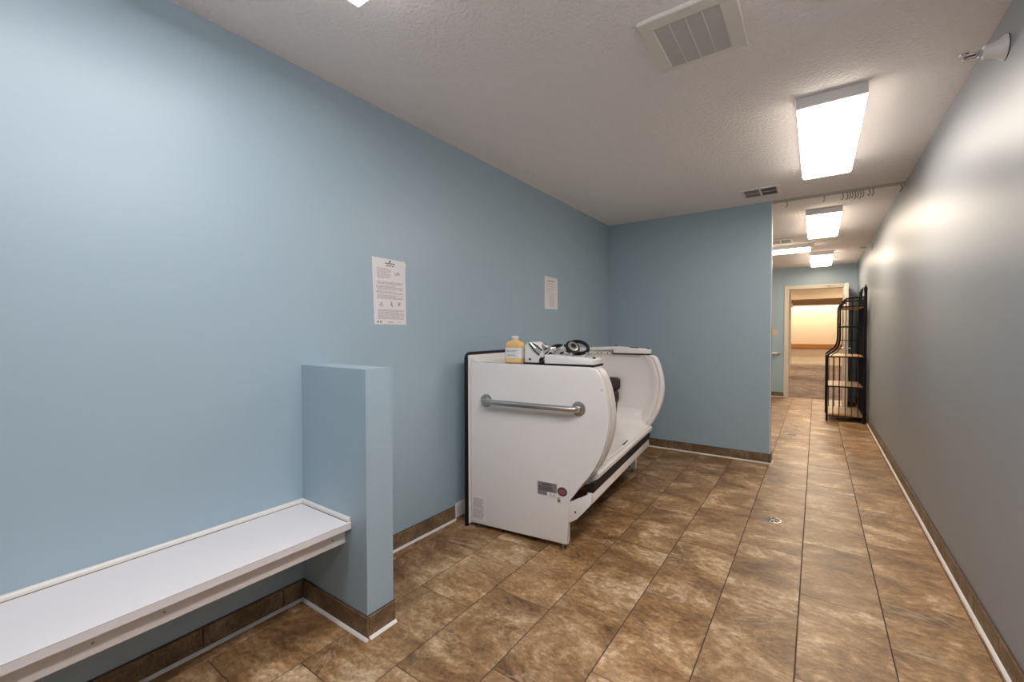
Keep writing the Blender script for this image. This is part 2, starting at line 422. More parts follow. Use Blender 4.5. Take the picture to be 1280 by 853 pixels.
# ------------------------------------------------------------------ ceiling lights
def fixture(x0, x1, y0, y1, lens, label, along='y', z=H, drop=0.078):
    side = 0.058
    t = thing('ceiling_light', label, 'light', ((x0 + x1) / 2, (y0 + y1) / 2, z), 'ceiling lights')
    e = 0.012
    bm = new()
    box(bm, x0 + 0.004, x1 - 0.004, y0 + 0.004, y1 - 0.004, z - side + 0.001, z)
    obj('housing', bm, 'housing', t)
    for s in (0, 1):
        bm = new()
        if along == 'y': box(bm, x0, x1, (y0 if s == 0 else y1 - e), (y0 + e if s == 0 else y1), z - 0.056, z, 0.002)
        else: box(bm, (x0 if s == 0 else x1 - e), (x0 + e if s == 0 else x1), y0, y1, z - 0.056, z, 0.002)
        obj('end_cap', bm, 'housing', t)
    bm = new()
    if along == 'y':
        prof = [(x0 + 0.003, z - side), (x0 + 0.003, z - drop + 0.012), (x0 + 0.015, z - drop), (x1 - 0.015, z - drop), (x1 - 0.003, z - drop + 0.012), (x1 - 0.003, z - side)]
        prism(bm, prof, y0 + e + 0.0005, y1 - e - 0.0005, lambda u, l, zz: (u, l, zz))
    else:
        prof = [(y0 + 0.003, z - side), (y0 + 0.003, z - drop + 0.012), (y0 + 0.015, z - drop), (y1 - 0.015, z - drop), (y1 - 0.003, z - drop + 0.012), (y1 - 0.003, z - side)]
        prism(bm, prof, x0 + e + 0.0005, x1 - e - 0.0005, lambda u, l, zz: (l, u, zz))
    o = obj('lens', bm, 'lens_' + lens, t)
    return t
fixture(0.613, 0.913, -0.25, 0.97, 'bench', 'lit fluorescent ceiling light over the bench, only its corner in view')
fixture(1.86, 2.157, 0.20, 1.42, 'near', 'lit fluorescent ceiling light between the bench light and the exhaust fan')
fixture(1.86, 2.157, 2.747, 3.967, 'tub', 'large lit fluorescent ceiling light between the exhaust fan and the curtain track')
fixture(1.86, 2.157, 5.28, 6.50, 'hall', 'lit fluorescent ceiling light just past the curtain track')
fixture(1.865, 2.16, 8.08, 9.30, 'hall', 'lit fluorescent ceiling light close to the far doorway')
fixture(0.67, 1.888, 7.22, 7.52, 'hall', 'lit fluorescent ceiling light set crosswise beside the small vent', 'x')
for (x, y, lab) in ((2.62, 16.3, 'bright lobby ceiling light seen at the top corner of the doorway'),
                    (0.2, 16.3, 'lobby ceiling light beyond the cream column'),
                    (1.9, 12.0, 'lobby ceiling light just past the doorway')):
    t = thing('lobby_light', lab, 'light', (x, y, 2.7), 'lobby ceiling lights')
    bm = new(); box(bm, x - 0.32, x + 0.32, y - 0.32, y + 0.32, 2.67, 2.7, 0.004); obj('frame', bm, 'housing', t)
    bm = new(); box(bm, x - 0.29, x + 0.29, y - 0.29, y + 0.29, 2.62, 2.669, 0.01); obj('lens', bm, 'lens_foyer', t)
t = thing('cove_light', 'long cove light washing the top of the cream lobby wall', 'light', (1.8, 19.6, 2.7))
bm = new(); box(bm, -0.6, 4.4, 19.56, 19.66, 2.66, 2.70); obj('housing', bm, 'housing', t)
bm = new(); box(bm, -0.58, 4.38, 19.57, 19.65, 2.63, 2.66); obj('tube', bm, 'lens_foyer', t)

# ------------------------------------------------------------------ exhaust fan grille
fx0, fx1, fy0, fy1 = 1.362, 1.714, 1.705, 2.087
gx0, gx1, gy0, gy1 = 1.413, 1.654, 1.766, 2.058
t = thing('exhaust_fan', 'square off-white exhaust fan grille on the ceiling', 'vent', ((fx0 + fx1) / 2, (fy0 + fy1) / 2, H))
zf = H - 0.018
bm = new()
box(bm, fx0, fx1, fy0, gy0, zf, H, 0.004); box(bm, fx0, fx1, gy1, fy1, zf, H, 0.004)
box(bm, fx0, gx0, gy0, gy1, zf, H, 0.003); box(bm, gx1, fx1, gy0, gy1, zf, H, 0.003)
obj('frame', bm, 'plastic_vent', t)
bm = new(); box(bm, gx0, gx1, gy0, gy1, H - 0.004, H); obj('backing', bm, 'dark_void', t)
for i in (1, 2, 3):
    xx = gx0 + (gx1 - gx0) * i / 4
    bm = new(); box(bm, xx - 0.0022, xx + 0.0022, gy0, gy1, zf + 0.0005, H - 0.004); obj('divider', bm, 'plastic_vent', t)
bm = new(); n = 36
for i in range(n):
    yy = gy0 + (gy1 - gy0) * (i + 0.5) / n
    a = 0.0052
    prism(bm, [(yy - a, zf + 0.012), (yy - a + 0.0016, zf + 0.012), (yy + a * 0.4 + 0.0016, zf + 0.0015), (yy + a * 0.4, zf + 0.0015)], gx0, gx1, lambda u, l, z: (l, u, z))
o = obj('louvres', bm, 'vent_slat', t); o['kind'] = 'stuff'
bm = new(); box(bm, 1.52, 1.56, fy0 + 0.012, fy0 + 0.018, zf - 0.001, zf + 0.002); obj('slot', bm, 'vent_slat', t)

# ------------------------------------------------------------------ ceiling registers
def register(x0, x1, y0, y1, label):
    t = thing('ceiling_register', label, 'vent', ((x0 + x1) / 2, (y0 + y1) / 2, H), 'ceiling registers')
    z0 = H - 0.01; m_ = 0.022
    bm = new()
    box(bm, x0, x1, y0, y0 + m_, z0, H, 0.003); box(bm, x0, x1, y1 - m_, y1, z0, H, 0.003)
    box(bm, x0, x0 + m_, y0 + m_, y1 - m_, z0, H, 0.003); box(bm, x1 - m_, x1, y0 + m_, y1 - m_, z0, H, 0.003)
    xm, ym = (x0 + x1) / 2, (y0 + y1) / 2
    obj('frame', bm, 'plastic_vent', t)
    bm = new(); box(bm, xm - 0.006, xm + 0.006, y0 + m_, y1 - m_, z0 + 0.001, H); obj('divider', bm, 'plastic_vent', t)
    bm = new(); box(bm, x0 + m_, xm - 0.006, ym - 0.003, ym + 0.003, z0 + 0.001, H - 0.003); box(bm, xm + 0.006, x1 - m_, ym - 0.003, ym + 0.003, z0 + 0.001, H - 0.003)
    obj('damper_bar', bm, 'plastic_vent', t)
    bm = new(); box(bm, x0 + m_, x1 - m_, y0 + m_, y1 - m_, H - 0.003, H); obj('backing', bm, 'duct_dark', t)
    for s, (a, b) in enumerate(((x0 + m_, xm - 0.006), (xm + 0.006, x1 - m_))):
        for i in range(9):
            xx = a + (b - a) * (i + 0.5) / 9
            bm = new(); d = 0.004 * (1 if s else -1)
            prism(bm, [(xx - d, H - 0.003), (xx - d + 0.0012, H - 0.003), (xx + d + 0.0012, H - 0.009), (xx + d, H - 0.009)], y0 + m_, y1 - m_, lambda u, l, z: (u, l, z))
            obj('slat', bm, 'register_slat', t)
register(1.408, 1.692, 4.225, 4.483, 'air register on the ceiling near the partition corner')
register(1.415, 1.690, 6.745, 7.03, 'small air register on the hall ceiling beside the crosswise light')

# ------------------------------------------------------------------ curtain track and hooks
t = thing('curtain_track', 'bare curtain track across the hall ceiling from the partition to the wall', 'curtain track', (2.0, YB + 0.01, H))
bm = new(); yy = YB + 0.005
box(bm, XE + 0.002, W, yy - 0.009, yy + 0.009, H - 0.006, H); box(bm, XE + 0.002, W, yy - 0.009, yy - 0.0065, H - 0.022, H - 0.006)
box(bm, XE + 0.002, W, yy + 0.0065, yy + 0.009, H - 0.022, H - 0.006)
obj('channel', bm, 'track_metal', t)
for xx in (1.63, 2.07, 2.51):
    bm = new(); box(bm, xx - 0.012, xx + 0.012, yy - 0.013, yy + 0.013, H - 0.012, H); obj('clip', bm, 'track_metal', t)
bm = new(); box(bm, W - 0.012, W - 0.001, yy - 0.016, yy + 0.016, H - 0.034, H - 0.001, 0.002); obj('end_bracket', bm, 'track_metal', t)
for xx in (1.725, 2.004, 2.135, 2.165, 2.183, 2.200, 2.218, 2.236, 2.254, 2.272, 2.313, 2.337, 2.515):
    q = random.uniform(-0.35, 0.35); ln = random.uniform(0.055, 0.072)
    bm = new(); z0 = H - 0.018
    tube(bm, [(xx, yy, z0), (xx, yy, z0 - 0.018), (xx + 0.006 * math.cos(q), yy + 0.006 * math.sin(q), z0 - 0.028), (xx, yy, z0 - ln + 0.008),
              (xx - 0.004, yy, z0 - ln), (xx - 0.009, yy, z0 - ln + 0.008)], 0.0028, 6)
    lathe(bm, [(-0.003, 0.005), (0.003, 0.005)], (xx, yy, z0), (0, 1, 0), 10)
    tag(obj('curtain_hook', bm, 'hook_metal'), 'small dark curtain hook hanging from the ceiling track', 'hook', 'curtain hooks on the ceiling track')

# ------------------------------------------------------------------ sidewall sprinklers
def sprinkler(y, z, label):
    t = thing('sprinkler', label, 'sprinkler', (W, y, z), 'sidewall sprinklers')
    bm = new(); lathe(bm, [(0, 0.044), (0.003, 0.046), (0.006, 0.045), (0.012, 0.040), (0.022, 0.033), (0.036, 0.0275), (0.052, 0.025), (0.062, 0.025), (0.062, 0.018)], (W, y, z), (-1, 0, 0), 28)
    obj('escutcheon', bm, 'plastic_white', t, True)
    bm = new(); lathe(bm, [(0, 0.047), (0.0022, 0.047)], (W, y, z), (-1, 0, 0), 28); obj('gasket', bm, 'ink_dark', t)
    bm = new(); lathe(bm, [(0.060, 0.013), (0.074, 0.013), (0.076, 0.010), (0.082, 0.010)], (W, y, z), (-1, 0, 0), 6)
    for s in (-1, 1):
        tube(bm, [(W - 0.080, y, z + s * 0.009), (W - 0.095, y, z + s * 0.012), (W - 0.108, y, z + s * 0.009), (W - 0.116, y, z + s * 0.003)], 0.0026, 6)
    obj('frame', bm, 'chrome', t, True)
    bm = new(); tube(bm, [(W - 0.082, y, z), (W - 0.112, y, z)], 0.003, 6); obj('bulb', bm, 'ink_dark', t)
    bm = new(); lathe(bm, [(0.114, 0.004), (0.117, 0.012), (0.119, 0.012)], (W, y, z), (-1, 0, 0), 12)
    box(bm, W - 0.128, W - 0.10, y - 0.012, y + 0.012, z + 0.012, z + 0.014)
    obj('deflector', bm, 'chrome', t)
sprinkler(2.454, 2.328, 'white sidewall sprinkler high on the wall beside the large ceiling light')
sprinkler(7.35, 2.36, 'small sidewall sprinkler high on the wall above the black rack')

# ------------------------------------------------------------------ bench
b = thing('bench', 'long white laminate wall bench ending at the half wall', 'bench', (0.19, 0.0, 0.355))
BY0, BY1 = -1.45, YH - 0.002
bm = new(); box(bm, 0.001, 0.379, BY0, BY1, 0.4245, 0.4525, 0.0012); obj('seat', bm, 'white_laminate', b)
bm = new(); box(bm, 0.0015, 0.3794, BY0 + 0.001, BY1 - 0.0005, 0.4508, 0.4516); obj('seam', bm, 'seam', b)
bm = new(); box(bm, 0.318, 0.338, BY0, BY1 - 0.001, 0.355, 0.4245, 0.002); ap = obj('apron', bm, 'apron_paint', b)
bm = new(); box(bm, 0.001, 0.020, BY0, BY1 - 0.001, 0.355, 0.4245, 0.002); obj('ledger', bm, 'apron_paint', b)
bm = new(); box(bm, 0.020, 0.318, BY1 - 0.022, BY1 - 0.001, 0.355, 0.4245, 0.002); obj('ledger', bm, 'apron_paint', b)
for yy in (1.02, 0.46, 0.30, -0.3):
    bm = new(); lathe(bm, [(0, 0.004), (0.0015, 0.003)], (0.338, yy, 0.39), (1, 0, 0), 10); obj('screw', bm, 'zinc', ap)
up = [(0.0005, 0.453), (0.013, 0.453), (0.013, 0.464), (0.009, 0.4695), (0.0005, 0.4705)]
bm = new(); prism(bm, up, BY0, BY1 - 0.0005, lambda u, l, z: (u, l, z)); obj('upstand', bm, 'white_trim', b)
bm = new(); prism(bm, up, 0.0005, 0.372, lambda u, l, z: (l, YH - u, z)); obj('upstand', bm, 'white_trim', b)
bm = new(); prism(bm, [(0.013, 0.4527), (0.0155, 0.4527), (0.013, 0.4548)], BY0, BY1 - 0.015, lambda u, l, z: (u, l, z))
prism(bm, [(0.013, 0.4527), (0.0155, 0.4527), (0.013, 0.4548)], 0.015, 0.366, lambda u, l, z: (l, YH - u, z))
obj('caulk_line', bm, 'seam', b)

# ------------------------------------------------------------------ notices on the wall
def rows(bm, y0, y1, z, h, x=0.0028, fill=0.82):
    """one printed line: word bars"""
    y = y0
    while y < y1 - 0.004:
        wd = random.uniform(0.008, 0.024); e = min(y + wd, y1)
        bm.faces.new([bm.verts.new(p) for p in ((x, y, z), (x, e, z), (x, e, z + h), (x, y, z + h))])
        y = e + 0.0035
def sheet(name, corners, label, thick=0.0015, gap=0.0008):
    t = thing(name, label, 'notice', (0.001, sum(c[0] for c in corners) / 4, corners[2][1]))
    bm = new(); n = 8; g = []
    tl, tr, bl, br = corners
    for s in (0, 1):
        g.append([[bm.verts.new((gap + 0.0018 * math.sin(i * 0.9 + j * 0.5) ** 2 * 0 + (thick if s else 0),
                                 (tl[0] * (1 - i / n) + tr[0] * i / n) * (1 - j / n) + (bl[0] * (1 - i / n) + br[0] * i / n) * (j / n),
                                 (tl[1] * (1 - i / n) + tr[1] * i / n) * (1 - j / n) + (bl[1] * (1 - i / n) + br[1] * i / n) * (j / n))) for i in range(n + 1)] for j in range(n + 1)])
    for s in (0, 1):
        for j in range(n):
            for i in range(n): bm.faces.new((g[s][j][i], g[s][j][i + 1], g[s][j + 1][i + 1], g[s][j + 1][i]))
    for k in range(n):
        for q in ((g[0][0][k], g[0][0][k + 1], g[1][0][k + 1], g[1][0][k]), (g[0][n][k], g[0][n][k + 1], g[1][n][k + 1], g[1][n][k]),
                  (g[0][k][0], g[0][k + 1][0], g[1][k + 1][0], g[1][k][0]), (g[0][k][n], g[0][k + 1][n], g[1][k + 1][n], g[1][k][n])):
            bm.faces.new(q)
    obj('sheet', bm, 'paper', t)
    return t
p1 = sheet('instruction_poster', ((1.479, 1.655), (1.708, 1.652), (1.493, 1.290), (1.714, 1.290)),
           'white printed instruction sheet with diagrams between the half wall and the tub')
bm = new(); rows(bm, 1.566, 1.632, 1.626, 0.006); rows(bm, 1.572, 1.625, 1.614, 0.005); obj('heading', bm, 'ink_dark', p1)
bm = new(); lathe(bm, [(0.0024, 0.006), (0.0029, 0.006)], (0, 1.598, 1.641), (1, 0, 0), 10); obj('emblem', bm, 'ink_dark', p1)
bm = new()
z = 1.598
for i in range(9):
    rows(bm, 1.512, 1.604 if i % 4 else 1.585, z, 0.0028); z -= 0.0066
z = 1.524
for i in range(14):
    if i in (3, 7, 10): z -= 0.004
    rows(bm, 1.512 if i not in (4, 8) else 1.503, 1.694 if i % 4 != 3 else 1.64, z, 0.0030); z -= 0.0062
z = 1.369
for i in range(9):
    rows(bm, 1.516, 1.700 if i % 4 != 2 else 1.66, z, 0.0029); z -= 0.0062
rows(bm, 1.580, 1.625, 1.303, 0.003); rows(bm, 1.585, 1.62, 1.298, 0.0025); rows(bm, 1.655, 1.675, 1.302, 0.003)
o = obj('printed_text', bm, 'ink_pale', p1); o['kind'] = 'stuff'
x = 0.0026
random.seed(3)
for (cy, cz, ry, rz) in ((1.652, 1.575, 0.030, 0.020), (1.540, 1.40, 0.022, 0.018), (1.605, 1.402, 0.016, 0.020), (1.66, 1.405, 0.020, 0.018)):
    bm = new()
    for k in range(7):
        a, bq = random.uniform(0, 6.28), random.uniform(0.3, 1.0)
        c0 = (x, cy + ry * bq * math.cos(a), cz + rz * bq * math.sin(a))
        c1 = (x, cy + ry * random.uniform(-.7, .7), cz + rz * random.uniform(-.7, .7))
        tube(bm, [c0, c1], 0.0009, 4)
    o = obj('diagram', bm, 'ink', p1); o['kind'] = 'stuff'
for cy in (1.517, 1.535):
    bm = new(); box(bm, 0.0023, 0.0028, cy - 0.004, cy + 0.004, 1.299, 1.309); obj('emblem', bm, 'ink_dark', p1)
bm = new(); lathe(bm, [(0.0024, 0.019), (0.0034, 0.019), (0.004, 0.017)], (0, 1.695, 1.630), (1, 0, 0), 20); obj('round_sticker', bm, 'label_paper', p1, True)
bm = new(); box(bm, 0.0024, 0.0032, 1.484, 1.502, 1.628, 1.642, 0.0003); obj('tape', bm, 'label_paper', p1)
p2 = sheet('paper_notice', ((3.282, 1.742), (3.508, 1.736), (3.282, 1.452), (3.514, 1.455)), 'small plain printed notice above the tub', 0.006)
random.seed(5)
bm = new(); rows(bm, 3.33, 3.46, 1.700, 0.007, 0.0075); obj('heading', bm, 'ink', p2)
bm = new()
for i, z in enumerate((1.678, 1.655, 1.635, 1.615, 1.590)): rows(bm, 3.315, 3.47 if i != 3 else 3.40, z, 0.003, 0.0075)
for i in range(14): rows(bm, 3.36, 3.45, 1.575 - i * 0.0075, 0.002, 0.0075)
o = obj('printed_text', bm, 'ink_pale', p2); o['kind'] = 'stuff'

# ------------------------------------------------------------------ assisted bathtub (own frame: u to the front, l along, z up)
TA = math.radians(5.5)
def TP(u, l, z):
    return (0.15 + u * math.cos(TA) - l * math.sin(TA), 2.112 + u * math.sin(TA) + l * math.cos(TA), z)
def TD(u, l, z):
    return (u * math.cos(TA) - l * math.sin(TA), u * math.sin(TA) + l * math.cos(TA), z)
tub = thing('walk_in_tub', 'white side-entry bathing tub with a steel grab bar against the blue wall', 'bathtub', TP(0.4, 0.75, 0))
LT = 1.60
front = [(0.795, 1.050), (0.822, 1.048), (0.838, 1.043), (0.855, 1.026), (0.868, 0.998), (0.881, 0.962), (0.894, 0.917), (0.904, 0.870), (0.911, 0.820), (0.913, 0.770),
         (0.910, 0.725), (0.904, 0.685), (0.894, 0.640), (0.881, 0.597), (0.864, 0.553), (0.832, 0.488), (0.790, 0.427), (0.736, 0.366), (0.672, 0.300)]
leg = [(0.672, 0.052), (0.668, 0.038), (0.656, 0.032), (0.0, 0.022)]
def outline(back=0.0, inset=0.0, with_leg=True):
    cx, cz = 0.52, 0.72
    pts = []
    for i, (u, z) in enumerate(front):
        d = math.hypot(u - cx, z - cz); k = inset * (1 if i < 17 else 0.4 if i == 17 else 0)
        pts.append((u - (u - cx) / d * k, z - (z - cz) / d * k if i > 3 else z))
    if with_leg: pts += leg[:3] + [(back, leg[3][1])]
    else: pts += [(0.60, 0.33), (back, 0.33)]
    pts += [(back, 1.055)]
    return pts
# near end: outer skin, thin seam, two flange bands, thick inner wall
bm = new(); prism(bm, outline(0, 0.010), 0.0, 0.032, TP, 0.010, 4); obj('end_panel', bm, 'acrylic', tub, True)
bm = new(); prism(bm, outline(0, 0.016, False), 0.032, 0.040, TP); obj('end_seam', bm, 'seam', tub)
bm = new(); prism(bm, outline(0, 0.003, False), 0.040, 0.072, TP, 0.006, 2); obj('end_flange', bm, 'acrylic_flange', tub, True)
bm = new(); prism(bm, outline(0, 0.001, False), 0.074, 0.118, TP, 0.012, 3); obj('end_flange', bm, 'acrylic_flange', tub, True)
def inner_outline():
    pts = [(u - 0.085 if u > 0.7 else u - 0.03, z) for u, z in front[:17]]
    pts[0] = (0.720, 1.049); pts[1] = (0.737, 1.046); pts[2] = (0.752, 1.036)
    return pts + [(0.66, 0.36), (0.02, 0.36), (0.02, 1.049)]
bm = new(); prism(bm, inner_outline(), 0.112, 0.24, TP, 0.035, 4); obj('end_wall', bm, 'acrylic', tub, True)
# far end: rim rolling into a coved inner wall
bm = new(); rings = []
for ins, l in ((0.0, LT - 0.034), (0.0, LT - 0.092), (0.004, LT - 0.100), (0.012, LT - 0.105), (0.024, LT - 0.105), (0.030, LT - 0.101), (0.033, LT - 0.094), (0.037, LT - 0.101),
               (0.044, LT - 0.104), (0.062, LT - 0.101), (0.080, LT - 0.093), (0.100, LT - 0.080), (0.118, LT - 0.071), (0.135, LT - 0.067)):
    pts = outline(0.0, 0.0, False); o_ = []
    cx, cz = 0.50, 0.72
    for i, (u, z) in enumerate(pts):
        if i < len(front):
            d = math.hypot(u - cx, z - cz); kz = 0.0 if i < 1 else 0.5 if i < 3 else 1
            u, z = u - (u - cx) / d * ins, z - (z - cz) / d * ins * kz
        o_.append(bm.verts.new(TP(u, l, min(z, 1.05) if i < len(front) else z)))
    rings.append(o_)
for p_, q_ in zip(rings, rings[1:]):
    for k in range(len(p_)): bm.faces.new((p_[k], p_[(k + 1) % len(p_)], q_[(k + 1) % len(p_)], q_[k]))
bm.faces.new(rings[0]); bm.faces.new(rings[-1][::-1])
obj('end_wall', bm, 'acrylic', tub, True, 75)
bm = new(); prism(bm, outline(0, 0.010), LT - 0.032, LT, TP, 0.010, 3); obj('end_panel', bm, 'acrylic', tub, True)
# basin between the ends: back wall, rounded floor, front lip
prof = [(0.0, 1.049), (0.115, 1.049), (0.135, 1.042), (0.150, 1.02), (0.160, 0.95), (0.175, 0.80), (0.195, 0.65), (0.225, 0.55), (0.27, 0.48), (0.34, 0.43), (0.42, 0.41),
        (0.55, 0.40), (0.66, 0.398), (0.72, 0.405), (0.765, 0.425), (0.79, 0.440), (0.806, 0.442), (0.816, 0.432), (0.816, 0.412), (0.80, 0.398), (0.76, 0.372), (0.68, 0.345),
        (0.2, 0.34), (0.0, 0.34)]
bm = new(); prism(bm, prof, 0.10, LT - 0.066, TP); obj('basin', bm, 'acrylic', tub, True)
# moulded seat rising smoothly out of the basin floor towards the far wall
bm = new(); rows_ = []
for l, h in ((0.55, 0.0), (0.75, 0.012), (0.95, 0.035), (1.15, 0.055), (1.35, 0.066), (1.45, 0.075), (1.50, 0.095), (LT - 0.075, 0.135), (LT - 0.066, 0.19)):
    rows_.append([bm.verts.new(TP(u, l, z + h * f)) for u, z, f in ((0.19, 0.66, .2), (0.225, 0.55, .5), (0.27, 0.48, .8), (0.34, 0.43, 1), (0.42, 0.41, 1), (0.55, 0.40, 1), (0.66, 0.398, 1), (0.72, 0.405, .9), (0.765, 0.425, .4), (0.79, 0.438, 0))])
for p_, q_ in zip(rows_, rows_[1:]):
    for k in range(9): bm.faces.new((p_[k], p_[k + 1], q_[k + 1], q_[k]))
obj('seat', bm, 'acrylic', tub, True, 80)
# slot along the inner lip
bm = new(); tube(bm, [TP(0.755, 0.45, 0.421), TP(0.760, 0.75, 0.427), TP(0.760, 1.20, 0.436)], 0.006, 8); o = obj('seal_groove', bm, 'acrylic_flange', tub)
bm = new(); tube(bm, [TP(0.758, 0.82, 0.430), TP(0.758, 0.95, 0.432)], 0.008, 8); obj('drain_slot', bm, 'rubber', tub)
# cushions on the far inner wall
def cushion(u0, u1, z0, z1):
    bm = new(); n = 5
    pts = []
    r = 0.03
    for cx, cz, a0 in ((u1 - r, z1 - r, 0), (u0 + r, z1 - r, 90), (u0 + r, z0 + r, 180), (u1 - r, z0 + r, 270)):
        for k in range(n): a = math.radians(a0 + 90 * k / (n - 1)); pts.append((cx + r * math.cos(a), cz + r * math.sin(a)))
    prism(bm, pts, LT - 0.125, LT - 0.068, TP, 0.018, 3); return bm
obj('cushion', cushion(0.30, 0.545, 0.738, 0.846), 'cushion', tub, True)
obj('cushion', cushion(0.30, 0.532, 0.625, 0.735), 'cushion', tub, True)
bm = new(); tube(bm, [TP(0.512, LT - 0.078, 0.64), TP(0.505, LT - 0.078, 0.53)], 0.006, 8); obj('cushion_strap', bm, 'cushion', tub)
# back panel with black rubber edging
bm = new(); prism(bm, [(-0.03, 0.02), (-0.002, 0.02), (-0.002, 1.10), (-0.03, 1.10)], -0.012, LT + 0.012, TP, 0.004, 2); obj('back_panel', bm, 'acrylic', tub, True)
edge = [(-0.012, 0.004), (-0.012, 1.075), (-0.006, 1.094), (0.010, 1.104), (0.03, 1.106)]
path = [TP(-0.022, l, z) for l, z in edge] + [TP(-0.022, LT * k / 6, 1.106) for k in range(1, 6)] + \
       [TP(-0.022, LT - 0.02, 1.106), TP(-0.022, LT + 0.006, 1.094), TP(-0.022, LT + 0.012, 1.075), TP(-0.022, LT + 0.012, 0.004)]
bm = new(); tube(bm, path, 0.0135, 12); obj('rubber_edging', bm, 'rubber', tub, True, 60)
# small ledge rising to the back panel
bm = new(); prism(bm, [(-0.002, 1.04), (0.16, 1.04), (0.16, 1.050), (0.05, 1.056), (0.012, 1.075), (-0.002, 1.092)], 0.004, LT - 0.004, TP, 0.003, 2); obj('back_ledge', bm, 'acrylic', tub, True)
bm = new()
for i in range(5): 
    p = [TP(0.075 + i * 0.006, 0.006, 1.0585), TP(0.078 + i * 0.006, 0.006, 1.0585), TP(0.078 + i * 0.006, 0.010, 1.0605), TP(0.075 + i * 0.006, 0.010, 1.0605)]
    bm.faces.new([bm.verts.new(q) for q in p])
obj('maker_mark', bm, 'ink', tub)
# front rail and its curved end brackets, rubber strip
rp = [(0.776, 0.286), (0.800, 0.286), (0.806, 0.292), (0.806, 0.338), (0.800, 0.346), (0.776, 0.346)]
bm = new(); prism(bm, rp, 0.02, 1.46, TP, 0.004, 2); ra = obj('front_rail', bm, 'acrylic_flange', tub, True)
bm = new(); prism(bm, [(0.772, 0.346), (0.806, 0.346), (0.812, 0.40), (0.80, 0.402), (0.772, 0.385)], 0.03, 1.47, TP, 0.003, 1); obj('rubber_strip', bm, 'rubber', tub)
br = [(0.668, 0.164), (0.69, 0.172), (0.72, 0.192), (0.755, 0.232), (0.785, 0.268), (0.800, 0.286), (0.806, 0.30), (0.806, 0.346), (0.785, 0.342), (0.75, 0.322), (0.71, 0.296), (0.668, 0.280)]
for l0 in (0.002, 1.42):
    bm = new(); prism(bm, br, l0, l0 + 0.022, TP, 0.003, 2); bo = obj('rail_bracket', bm, 'acrylic', tub, True)
    bm = new(); lathe(bm, [(0, 0.006), (0.002, 0.005)], TP(0.712, l0, 0.232), TD(0, -1, 0), 10); obj('bolt', bm, 'ink_dark', bo)
for ll in (0.45, 0.95):
    bm = new(); lathe(bm, [(0, 0.005), (0.002, 0.004)], TP(0.806, ll, 0.316), TD(1, 0, 0), 10); obj('bolt', bm, 'zinc', ra)
# under frame and feet
bm = new(); prism(bm, [(0.06, 0.10), (0.10, 0.10), (0.10, 0.34), (0.06, 0.34)], 0.03, LT - 0.03, TP); obj('frame_beam', bm, 'rubber', tub)
bm = new(); prism(bm, [(0.50, 0.28), (0.54, 0.28), (0.54, 0.34), (0.50, 0.34)], 0.03, LT - 0.03, TP); obj('frame_beam', bm, 'rubber', tub)
bm = new(); tube(bm, [TP(0.40, 0.35, 0.345), TP(0.40, 0.35, 0.05), TP(0.40, 0.34, 0.0)], 0.025, 12); obj('drain_pipe', bm, 'plastic_white', tub, True)
bm = new(); prism(bm, [(0.30, 0.05), (0.62, 0.05), (0.62, 0.30), (0.30, 0.33)], LT - 0.05, LT - 0.034, TP); obj('frame_plate', bm, 'rubber', tub)
for u, l in ((0.632, 0.018), (0.05, 0.018), (0.632, LT - 0.015), (0.05, LT - 0.015)):
    bm = new(); lathe(bm, [(0, 0.021), (0.004, 0.020), (0.006, 0.008), (0.0345, 0.008)], TP(u, l, 0.0), (0, 0, 1), 14); obj('levelling_foot', bm, 'zinc', tub, True)
# grab bar
zb = 0.818
gb = bpy.data.objects.new('grab_bar', None)
u0, u1 = 0.122, 0.733; dl = -0.046; R = 0.028
pts = [TP(u0, -0.004, zb), TP(u0, dl + R, zb)] + [TP(u0 + R - R * math.cos(a), dl + R - R * math.sin(a), zb) for a in (0.4, 0.8, 1.2, PI / 2)]
pts += [TP(u1 - R + R * math.sin(a), dl + R - R * math.cos(a), zb) for a in (0, 0.4, 0.8, 1.2)] + [TP(u1, dl + R, zb), TP(u1, -0.004, zb)]
bm = new(); tube(bm, pts, 0.0175, 16); gb = obj('grab_bar', bm, 'steel', tub, True, 60)
for u in (u0, u1):
    bm = new(); lathe(bm, [(0, 0.040), (0.002, 0.041), (0.006, 0.039), (0.009, 0.030), (0.010, 0.018)], TP(u, 0.0, zb), TD(0, -1, 0), 28); obj('flange', bm, 'steel', gb, True)
# stickers and plates on the end panel
def decal(name, u0, u1, z0, z1, mt, parent=tub, l=-0.0012, th=0.0011):
    bm = new(); prism(bm, [(u0, z0), (u1, z0), (u1, z1), (u0, z1)], l, l + th, TP); return obj(name, bm, mt, parent)
rt = decal('rating_plate', 0.478, 0.600, 0.296, 0.372, 'tag_grey')
decal('plate_note', 0.540, 0.600, 0.290, 0.318, 'label_paper', rt, -0.0018)
bm = new(); random.seed(11)
def lines(bm, u0, u1, z0, z1, n, l, fill=0.6):
    st = (z1 - z0) / n
    for i in range(n):
        z = z1 - st * (i + 1) + st * 0.3; u = u0; end = u1 - random.uniform(0, (u1 - u0) * 0.25)
        while u < end:
            e = min(u + random.uniform(0.006, 0.02), end)
            bm.faces.new([bm.verts.new(TP(a, l, b_)) for a, b_ in ((u, z), (e, z), (e, z + st * 0.5), (u, z + st * 0.5))]); u = e + 0.003
lines(bm, 0.510, 0.575, 0.352, 0.366, 1, -0.0021); lines(bm, 0.486, 0.592, 0.322, 0.350, 4, -0.0021)
for k in range(2): tube(bm, [TP(0.553 + k * 0.022, -0.002, 0.294), TP(0.562 + k * 0.022, -0.002, 0.312), TP(0.571 + k * 0.022, -0.002, 0.294)], 0.0012, 4)
obj('plate_text', bm, 'ink_dark', rt)
